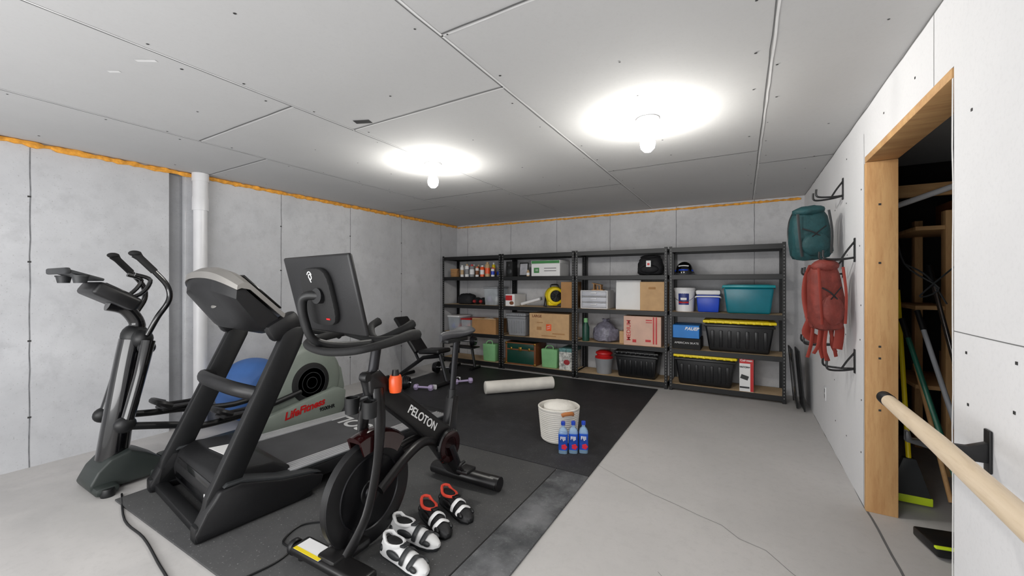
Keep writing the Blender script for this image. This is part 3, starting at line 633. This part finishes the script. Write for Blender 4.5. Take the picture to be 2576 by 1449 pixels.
g.tube(ring,.0024,n=6,closed=True,res=1); g.tube([(-.034,-.0365,.103),(-.021,-.0365,.114),(-.006,-.0365,.114),(.004,-.0365,.102)],.0024,n=6); g.tube([(-.023,-.0365,.09),(-.012,-.0365,.066)],.0024,n=6,smooth=False); part(s_,'emblem',g,'white round emblem')
part(s_,'port_light',G(RED).box((.06,-.0355,-.105),(.03,.004,.008)))
g=G(BLK); g.tube([(.02,-.075,1.31),(-.03,-.105,1.31),(-.06,-.108,1.28),(-.07,-.09,1.20),(-.065,-.045,1.10),(-.04,.08,1.06),(0,.24,1.05)],[.02,.021,.021,.019,.019,.02,.026],n=12); g.lathe([(0,-.03),(.035,-.03),(.035,.02),(0,.02)],(.02,-.065,1.31),axis='y'); part(e,'screen_arm',g)
g=G(CHAR); g.tube([(0,.90,.56),(0,.93,.80),(0,.955,.98)],.019,n=12,smooth=False,flat=1.3); part(e,'seat_post',g,'dark metal seat post')
part(e,'seat_slider',G(BLK).box((0,.95,.985),(.045,.22,.03),bev=.008)); part(e,'seat_clamp',G(BLK).cyl((0,.90,.56),(0,.91,.66),.028))
g=G(M('saddle_grey',(62,62,66),.5,bump=.1)); rings=[]
for yy,w,zt in [(.79,.012,1.04),(.82,.022,1.05),(.88,.03,1.052),(.94,.045,1.05),(1.0,.07,1.055),(1.04,.083,1.065),(1.08,.07,1.066),(1.095,.04,1.06)]:
    rings.append([(w*math.cos(t),yy,zt-.025+(.025 if math.sin(t)>0 else .03)*math.sin(t)) for t in [2*PI*k/18 for k in range(18)]])
g.loft(rings); part(e,'saddle',g)
g=G(BLK)
for s in (-1,1): g.lathe([(0,0),(.034,0),(.036,.07),(.037,.08),(.030,.08),(.028,.01)],(s*.065,.165,.70),n=18)
g.tube([(-.05,.19,.76),(0,.22,.78),(.05,.19,.76)],.012,n=8); part(e,'bottle_cage',g)
o=thing('water_bottle','orange sports bottle with black base on bike frame','bottle',(-1.6,1.53,.80)); part(o,'body',G(ORG).lathe([(0,.0),(.03,.0),(.034,.02),(.034,.07),(.028,.09),(.0,.09)])); part(o,'cap',G(BLK).lathe([(0,.09),(.02,.09),(.016,.12),(0,.12)]))
# ------------------------------------------------------------------ elliptical
e=thing('elliptical_trainer','black and grey-green elliptical cross trainer beside concrete wall','elliptical',(-3.75,1.0,0))
g=G(DGRN); g.prism([(-.13,.02),(-.14,.07),(-.10,.15),(-.04,.21),(.06,.24),(.15,.19),(.24,.12),(.28,.05),(.28,.02)],'x',-.13,.13,bev=.03,seg=3); g.box((0,-.07,.035),(.40,.12,.06),bev=.025); g.box((0,.22,.035),(.28,.12,.06),bev=.02); part(e,'front_base',g)
for s in (-1,1): part(e,'leveling_foot',G(BLK).lathe([(0,0),(.035,0),(.04,.02),(.03,.05),(0,.05)],(s*.19,-.07,0)))
g=G(DGRN); g.box((0,.75,.07),(.12,1.0,.09),bev=.02); part(e,'center_rail',g)
g=G(BLKG); g.tube([(0,.0,.18),(0,.04,.5),(0,.08,.8),(0,.11,.98)],[.085,.08,.075,.075],n=14); part(e,'column',g)
g=G(BLK)
for s in (-1,1): g.ell((s*.10,.13,.99),(.06,.06,.065)); g.ell((s*.14,.14,.93),(.05,.05,.05))
g.ell((0,.12,1.0),(.08,.08,.09)); part(e,'pivot_housing',g)
part(e,'neck',G(BLKG).tube([(0,.12,1.02),(0,.13,1.1),(0,.07,1.2),(0,-.02,1.24)],[.055,.045,.045,.05],n=12))
g=G(BLKP); g.box((0,-.01,1.29),(.34,.26,.09),rot=(-.55,0,0),bev=.025,seg=3); s_=part(e,'console',g)
part(s_,'display',G(BLKG).box((0,.013,1.332),(.27,.18,.01),rot=(-.55,0,0),bev=.003)); g=G(CHARP); g.box((0,-.17,1.43),(.38,.18,.018),rot=(-.35,0,0),bev=.006); g.box((0,-.25,1.455),(.40,.03,.04),bev=.01); part(s_,'reading_rack',g)
for s in (-1,1): part(s_,'cup_holder',G(CHARP).lathe([(0,1.38),(.03,1.38),(.038,1.42),(.042,1.42),(.042,1.43),(.034,1.43),(.026,1.39)],(s*.17,-.19,0),n=16))
for s in (-1,1):
    g=G(BLKG); g.tube([(s*.21,.16,1.46),(s*.215,.23,1.36),(s*.215,.24,1.26),(s*.20,.18,1.14),(s*.16,.14,1.02)],.018,n=10); q=part(e,'moving_arm',g)
    g=G(BLKM); g.tube([(s*.20,.065,1.575),(s*.205,.085,1.55),(s*.21,.16,1.46)],[.03,.022,.022],n=12,smooth=False); g.ell((s*.2,.06,1.58),(.038,.034,.020)); part(q,'grip',g)
    g=G(BLKG); g.tube([(s*.17,.14,.98),(s*.19,.09,.75),(s*.20,.03,.5),(s*.20,.01,.42)],[.04,.034,.034,.038],n=10); part(e,'lower_link',g)
    g=G(BLK); g.ell((s*.20,.01,.44),(.045,.06,.055)); g.tube([(s*.20,.01,.43),(s*.21,.27,.36 if s>0 else .38),(s*.20,.45,.30 if s>0 else .36),(s*.18,.85,.30),(s*.16,1.25,.36)],.025,n=10); q=part(e,'pedal_beam',g)
    y0=.74 if s>0 else .5; z0=.33 if s>0 else .40
    g=G(BLKP); g.box((s*.2,y0,z0),(.15,.36,.025),bev=.01); g.tube([(s*.2-.07,y0-.12,z0+.02),(s*.2-.06,y0-.2,z0+.06),(s*.2+.06,y0-.2,z0+.06),(s*.2+.07,y0-.12,z0+.02)],.022,n=8); g.tube([(s*.2+.075,y0-.17,z0+.045),(s*.2+.078,y0+.17,z0+.02)],.012,n=6,smooth=False); part(q,'foot_pedal',g)
for s in (-1,1): part(e,'fixed_handlebar',G(BLKG).tube([(s*.06,.0,1.26),(s*.09,.12,1.30),(s*.08,.18,1.40),(s*.07,.1,1.44)],.014,n=8))
g=G(GRYG); g.lathe([(.0,-.12),(.30,-.12),(.35,-.09),(.37,-.04),(.37,.04),(.35,.09),(.30,.12),(0,.12)],(0,1.38,.415),axis='x',n=48)
g.prism([(.95,.10),(1.0,.42),(1.12,.62),(1.3,.74),(1.45,.72),(1.74,.5),(1.78,.3),(1.74,.1)],'x',-.10,.10,bev=.02); part(e,'drive_housing',g,'grey-green drive housing')
g=G(BLKM); g.lathe([(0,.14),(.17,.14),(.19,.128),(.19,.115),(0,.115)],(0,1.38,.415),axis='x',n=40); g.m(CHARP)
for k in range(3): g.lathe([(.05+.045*k,.1405),(.053+.045*k,.1415),(.056+.045*k,.1405)],(0,1.38,.415),axis='x',n=32)
part(e,'crank_disc',g,'black round crank disc')
g=G(GRYG); g.prism([(.88,.06),(.86,.16),(.95,.22),(1.3,.28),(1.62,.33),(1.72,.28),(1.70,.1),(1.66,.05)],'x',.13,.20,bev=.015)
s_=part(e,'side_fairing',g); text(s_,'LifeFitness',.095,(.2025,1.27,.2),SR,RED,bold=.003,shear=.3).rotation_euler=(Matrix.Rotation(PI/2,3,'Z')@Matrix.Rotation(PI/2,3,'X')@Matrix.Rotation(.12,3,'Z')).to_euler()
text(s_,'9500HR',.05,(.2025,1.50,.15),SR,BLK,bold=.001)
part(e,'rear_base',G(BLK).box((0,1.72,.03),(.5,.1,.05),bev=.02))
g=G(LBLU)
prof=[]
for i in range(41):
    t=-PI/2+PI*i/40; r=.31*(1+.006*math.cos(t*22)); prof.append((max(.001,r*math.cos(t)),.31+.31*math.sin(t)))
g.lathe(prof,n=40); solo('exercise_ball','large blue inflatable exercise ball against concrete wall','ball',g,(-4.29,2.18,.001))
# ------------------------------------------------------------------ weight bench
e=thing('weight_bench','black adjustable weight bench with raised backrest','bench',(-3.85,4.2,.012))
part(e,'backrest',G(BLKP).box((-.24,0,.64),(.62,.26,.06),rot=(0,.85,0),bev=.025,seg=3)); part(e,'seat',G(BLKP).box((.2,0,.44),(.36,.28,.06),rot=(0,-.08,0),bev=.025,seg=3))
g=G(CHAR); g.tube([(-.45,0,.04),(.0,0,.33),(.3,0,.38)],.028,n=8,smooth=False); g.tube([(.3,0,.40),(.42,0,.04)],.026,n=8,smooth=False); g.tube([(-.1,0,.3),(-.3,0,.62)],.02,n=8,smooth=False)
g.tube([(.42,-.25,.03),(.42,.25,.03)],.028,n=10,smooth=False); g.tube([(-.45,-.28,.03),(-.45,.28,.03)],.028,n=10,smooth=False); part(e,'frame',g)
for y in (-.25,.25): part(e,'end_cap',G(WHT).box((.42,y,.03),(.06,.03,.06),bev=.01))
def dumbbell(loc,rz,m,label,L=.2,r=.04,plates=False,group=None):
    e=thing('dumbbell',label,'dumbbell',loc,rz,group); part(e,'handle',G(CHR if plates else m).cyl((-L/2,0,r),(L/2,0,r),.014))
    for s in (-1,1):
        if plates:
            g=G(CHAR)
            for k in range(4): g.lathe([(0,-.008),(r*(1-.08*k),-.008),(r*(1-.08*k),.008),(0,.008)],(s*(L/2-.02+.02*k),0,r),axis='x',n=20)
            g.m(CHR); g.cyl((s*(L/2+.045),0,r),(s*(L/2+.07),0,r),.018)
        else: g=G(m); g.lathe([(0,-.028),(r*.8,-.026),(r,-.012),(r,.012),(r*.8,.026),(0,.028)],(s*L/2,0,r),axis='x',n=6)
        part(e,'weight',g)
    return e
dumbbell((-3.52,3.84,.012),.3,LAV,'lavender vinyl hand dumbbell on black mat',group='lavender dumbbells'); dumbbell((-3.28,4.36,.012),.9,LAV,'lavender vinyl hand dumbbell near foam roller',group='lavender dumbbells')
dumbbell((-3.86,3.70,.012),.5,CHAR,'chrome adjustable dumbbell with stacked plates',.26,.09,True,'adjustable dumbbells'); dumbbell((-3.9,4.72,.012),.3,CHAR,'chrome adjustable dumbbell beside weight bench',.26,.09,True,'adjustable dumbbells')
e=thing('dumbbell_stand','low black stand cradling adjustable dumbbells','stand',(-3.88,5.2,.012)); g=G(BLK)
for s in (-1,1): g.tube([(s*.2,-.13,.021),(s*.2,.13,.021)],.02,n=8,smooth=False); g.tube([(s*.2,0,.02),(s*.14,0,.33)],.022,n=8,smooth=False)
g.box((0,0,.34),(.44,.22,.02),bev=.008); part(e,'frame',g)
dumbbell((-3.88,5.2,.364),.25,CHAR,'heavy chrome adjustable dumbbell on black stand',.28,.085,True,'adjustable dumbbells')
g=G(FOAMW); g.lathe([(0,-.45),(.07,-.45),(.078,-.444),(.078,.444),(.07,.45),(0,.45)],axis='x',n=36)
solo('foam_roller','long white foam exercise roller on black mat','foam roller',g,(-2.44,4.42,.091),rz=math.atan2(.65,.6))
e=thing('rope_basket','white woven cotton rope basket with brown leather handle','basket',(-1.40,3.25,.012))
prof=[(0,0),(.135,0),(.15,.01)]
n=16
for i in range(n):
    z=.015+.27*i/n; r=.15+.03*(z/.3)
    prof+=[(r,z),(r+.006,z+.0085)]
prof+=[(.183,.29),(.176,.295),(.168,.285),(.15,.02),(0,.02)]
part(e,'basket_body',G(WOOL).lathe(prof,n=44))
a=-.75
g=G(M('tan_leather',(180,112,60),.6)); g.tube([(.19*math.cos(a-.28),.19*math.sin(a-.28),.262),(.20*math.cos(a-.15),.20*math.sin(a-.15),.275),(.20*math.cos(a+.15),.20*math.sin(a+.15),.275),(.19*math.cos(a+.28),.19*math.sin(a+.28),.262)],.016,n=8,flat=.5); part(e,'handle',g,'tan leather wrapped handle')
part(e,'folded_cloth',G(WOOL).ell((0,.0,.275),(.14,.14,.06),n=20,noise=.06),'white cloth inside')
e=thing('water_bottle','clear square water bottle with blue label and cap','bottle',(-1.255,3.0,.012),rz=.35,group='bottled water beside basket')
part(e,'body',G(CLEARB).lathe([(0,0),(.033,0),(.036,.005),(.036,.165),(.03,.185),(.013,.205),(.013,.222),(0,.222)],n=28,sq=5))
part(e,'cap',G(BLU).lathe([(0,.222),(.017,.222),(.017,.248),(.015,.25),(0,.25)],n=20))
LBL=M('bottle_blue_label',(20,80,190),.4,var=.5,scale=12)
q=part(e,'label_sticker',G(LBL).lathe([(.0362,.03),(.0372,.03),(.0372,.158),(.0362,.158)],n=28,sq=5))
text(q,'FIJI',.036,(0,-.0385,.125),FR,PAPER,bold=.001)
g=G(M('hibiscus_red',(215,30,60),.5))
for k in range(5): g.ell((.010+.013*math.cos(k*2*PI/5),-.0375,.058+.013*math.sin(k*2*PI/5)),(.011,.0012,.011),n=10,m=6)
g.ell((.010,-.0375,.058),(.006,.0014,.006),n=10,m=6); part(q,'printed_flower',g)
copy_thing(e,(-1.185,3.045,.012),.35); copy_thing(e,(-1.115,3.09,.012),.35)
def shoe(loc,rz,base,lining,accent,label,grp,strap=None,sc_=1.12):
    e=thing('cycling_shoe',label,'shoe',loc,rz,grp); e.scale=(sc_,)*3
    out=[(-.13,.0),(-.12,.03),(-.06,.036),(.0,.036),(.06,.048),(.11,.046),(.145,.018),(.147,-.015),(.11,-.040),(.05,-.042),(0,-.034),(-.06,-.034),(-.12,-.03)]
    part(e,'sole',G(accent).prism(out,'z',0,.018,bev=.005))
    g=G(base); rings=[]
    for x,w,h,c in [(-.135,.012,.045,0),(-.126,.030,.074,0),(-.095,.037,.080,0),(-.05,.038,.070,0),(-.01,.038,.078,0),(.03,.042,.074,.002),(.07,.046,.060,.003),(.11,.042,.048,.003),(.135,.028,.038,0),(.148,.010,.028,0)]:
        rings.append([(x,c+w*math.cos(t)*(1 if math.sin(t)<.2 else .88),.016+(h-.016)*max(0,math.sin(t))**.8) for t in [PI*k/12 for k in range(13)]]+[(x,c,.012)])
    g.loft(rings); part(e,'upper',g)
    part(e,'collar_lining',G(BLKM).ell((-.062,0,.076),(.052,.026,.012),n=18))
    g=G(lining if lining is SHR else base); ring=[(-.062+.058*math.cos(2*PI*k/16),.032*math.sin(2*PI*k/16),.080+(-.006 if math.cos(2*PI*k/16)>-.6 else .010)+.006*abs(math.cos(2*PI*k/16))) for k in range(16)]; g.tube(ring,.008,n=6,closed=True,res=1); part(e,'collar',g)
    part(e,'tongue',G(accent).box((.0,0,.082),(.05,.035,.010),rot=(0,-.25,0),bev=.004))
    for x,h in ((.028,.073),(.075,.057)):
        g=G(strap or accent); g.tube([(x,-.042,.03),(x+.004,-.034,h*.78),(x+.006,0,h+.006),(x+.004,.036,h*.78),(x,.044,.03)],.012,n=6,flat=.35,up=(1,0,0)); part(e,'strap',g)
    for s in (-1,1): part(e,'side_panel',G(accent).ell((-.03,s*.034,.042),(.045,.009,.018),n=12,m=8)); part(e,'side_panel',G(accent).ell((.10,s*.036,.035),(.022,.010,.012),n=12,m=8))
    part(e,'heel_cap',G(accent).ell((-.118,0,.036),(.022,.034,.024)))
    return e
shoe((-1.43,1.42,.012),-.10,SHW,BLKM,CHARP,'white cycling shoe with dark straps on mat','white cycling shoes'); shoe((-1.51,1.575,.012),.05,SHW,BLKM,CHARP,'white cycling shoe with dark straps on mat','white cycling shoes')
shoe((-1.51,1.735,.012),-.40,SHB,SHR,BLK,'black cycling shoe with red lining on mat','black cycling shoes',strap=PAPER); shoe((-1.49,1.90,.012),-.35,SHB,SHR,BLK,'black cycling shoe with red lining on mat','black cycling shoes',strap=PAPER)
g=G(BLK); g.tube([(-3.5,.98,.007),(-3.1,.88,.007),(-2.8,.87,.007),(-2.5,.83,.007),(-2.2,.78,.007),(-2.0,.66,.007)],.006,n=6); solo('power_cord','black power cord lying along mat edge','cord',g)
g=G(BLK); g.tube([(-2.05,1.45,.018),(-2.15,1.35,.018),(-2.1,1.22,.018),(-2.0,1.2,.018),(-1.97,1.1,.018),(-2.0,.95,.018)],.005,n=6); solo('power_cord','thin black power cord beside exercise bike','cord',g)
# ------------------------------------------------------------------ wall hooks and packs
def hook(y,z,reach,label):
    e=thing('wall_hook',label,'hook',(XR-.001,y,z),group='black wall storage hooks')
    part(e,'mounting_plate',G(BLK).box((-.003,0,0),(.006,.03,.16),bev=.002))
    for s in (-1,1):
        part(e,'prong',G(BLK).tube([(0,s*.005,-.05),(-reach*.4,s*.04,-.06),(-reach*.85,s*.07,-.06),(-reach,s*.075,-.045),(-reach,s*.075,.0)],.007,n=8))
    part(e,'brace',G(BLK).tube([(0,0,.06),(-.04,0,.0),(-.07,0,-.055)],.006,n=6))
hook(3.80,2.08,.17,'black steel double wall hook above teal backpack'); hook(3.80,1.50,.24,'black steel double wall hook under teal backpack'); hook(3.44,1.60,.18,'black steel double wall hook holding red backpack'); hook(3.85,.97,.24,'empty black steel double wall hook'); hook(3.44,.86,.16,'black steel double wall hook near dangling straps')
backpack('backpack','teal hiking backpack hanging from black wall hook',(.46,3.80,1.56),.26,.17,.40,FTEAL,CHARP,rot=(.12,-.12,.25),seed=5)
backpack('backpack','rust red hiking backpack with dangling straps on hook',(.50,3.44,1.06),.19,.16,.47,FRED,FREDB,rot=(.0,-.05,.35),dangle=.27,seed=11)
# ------------------------------------------------------------------ wooden handle in bracket
e=thing('tool_handle','pale ash wooden handle with black tip resting on bracket','wooden pole',(.5,2.165,.915),rot=(0,0,0))
part(e,'shaft',G(ASH).tube([(0,-.05,0),(.0,-.5,-.008),(.005,-1.3,-.045)],[.024,.027,.030],n=24,smooth=False)); part(e,'rubber_tip',G(BLK).tube([(0,.004,0),(0,0,0),(0,-.06,0),(0,-.065,0)],[.016,.025,.026,.024],n=24,smooth=False))
e=thing('wall_bracket','black metal wall bracket holding wooden handle','bracket',(XR-.001,1.77,.87)); part(e,'mounting_plate',G(BLK).box((-.004,0,0),(.008,.035,.13),bev=.003))
g=G(BLK); g.prism([(0,-.035),(-.05,-.035),(-.12,-.02),(-.19,-.005),(-.19,.03),(-.18,.03),(-.175,.006),(-.05,.008),(0,.03)],'y',-.012,.012,bev=.003); part(e,'arm',g)
# ------------------------------------------------------------------ closet contents
e=thing('closet_shelf','rough lumber shelving frame inside closet','shelf',(1.3,4.3,0))
for (x,y) in ((-.02,-.25),(-.02,.34),(.75,-.25)): part(e,'post',G(LUM).box((x,y,.95),(.05,.08,1.9),bev=.003))
for z in (.62,1.2,1.78): part(e,'shelf_board',G(LUMH).box((.25,.05,z),(.9,.66,.03),bev=.003))
part(e,'brace',G(LUMH).box((-.02,-.31,2.05),(.9,.04,.09),bev=.003)); part(e,'brace',G(LUM).box((.2,-.29,1.95),(.05,.04,.2),bev=.003)); part(e,'brace',G(WHT).cyl((-.44,-.36,1.9),(.2,-.36,2.14),.02),'loose white plastic pipe')  # the white pipe is a separate tube, only parented to this frame
for k in range(6):
    w=.16+.04*(k%3); solo('storage_box','dark cardboard box on closet shelf','box',G([CARDD,BRS,CHARP][k%3]).box((0,0,.1),(w,.3,.2),bev=.004),(1.45+.27*(k%2),4.35,[.637,1.217,1.797][k//2]),group='boxes in the closet')
def stick(p,q,m,name,label,head=None,hm=None):
    P=Vector(p);Q=Vector(q); e=thing(name,label,'broom' if head else 'pole',q)
    part(e,'shaft',G(m).cyl(P-Q,Vector((0,0,.02)) if head else Vector((0,0,0)),.013)); part(e,'grip',G(BLK).cyl(P-Q,(P-Q)*.9,.015))
    if head:
        part(e,'broom_head',G(hm).prism([(-.03,.03),(-.1,-.2),(.1,-.2),(.03,.03)],'y',-.02,.02,bev=.005)); part(e,'bristles',G(LIMEY).box((0,0,-.22),(.21,.045,.05),bev=.006))
    return e
stick((.93,3.75,1.45),(.90,3.40,.26),YEL,'broom','yellow handled broom with dark bristle head',head='broom',hm=CHARP)
stick((.88,3.45,1.15),(1.0,2.75,.02),GRND,'broom_pole','green handled pole leaning inside closet')  # green pole is a broom handle modelled without its head
stick((.98,3.55,1.2),(1.10,2.9,.02),GREYP,'mop','grey metal mop pole leaning inside closet')
stick((1.12,3.85,1.5),(1.2,3.15,.02),CHR,'mop','metal mop pole leaning against closet shelves')
stick((1.05,3.9,.9),(1.12,3.5,.02),LUM,'broom_pole','wooden pole leaning inside closet')
e=thing('dustpan','black dustpan with lime edge on closet floor','dustpan',(.92,2.9,.0)); part(e,'pan',G(BLK).box((0,0,.035),(.2,.2,.05),rot=(0,0,.2),bev=.01)); part(e,'lip',G(LIMEY).box((-.0,-.1,.062),(.18,.02,.012),rot=(0,0,.2),bev=.004))
g=G(CHARP); g.tube([(.80,3.25,1.75),(.88,3.4,1.5),(1.05,3.45,1.35),(.95,3.4,1.3),(1.15,3.5,1.5)],.005,n=6); g.tube([(.88,3.4,1.5),(1.0,3.45,1.42),(1.1,3.5,1.25)],.005,n=6); solo('cable','loose grey cables hanging in closet','cable',g)
# ------------------------------------------------------------------ lights, world, camera
w=bpy.data.worlds.new('World'); sc.world=w; w.use_nodes=True
bg=w.node_tree.nodes['Background']; bg.inputs[0].default_value=(1,1,1,1); bg.inputs[1].default_value=1.45
def area(name,loc,rot,sz,p):
    l=bpy.data.lights.new(name,'AREA'); l.shape='RECTANGLE'; l.size=sz[0]; l.size_y=sz[1]; l.energy=p
    o=bpy.data.objects.new(name,l); COL.objects.link(o); o.location=loc; o.rotation_euler=rot; return o
area('added_rear_fill',(-1.6,-.9,2.40),(.35,0,0),(1.2,.6),32)  # added soft fill behind the camera, not a fixture of the room
area('added_upward_fill',(-1.9,-1.5,.9),(math.radians(112),0,0),(3.6,1.0),72)  # added upward fill to brighten the ceiling, no lamp stands here
cam=bpy.data.cameras.new('Camera'); cam.sensor_width=36; cam.clip_start=.02
cam.lens=36*1004/2576; cam.shift_y=-12.5/2576
co=bpy.data.objects.new('Camera',cam); COL.objects.link(co); co.location=(0,0,1.38); co.rotation_euler=(PI/2,0,math.radians(30)); sc.camera=co
try:
    sc.view_settings.view_transform='Standard'; sc.view_settings.look='None'
except Exception as ex: print(ex)
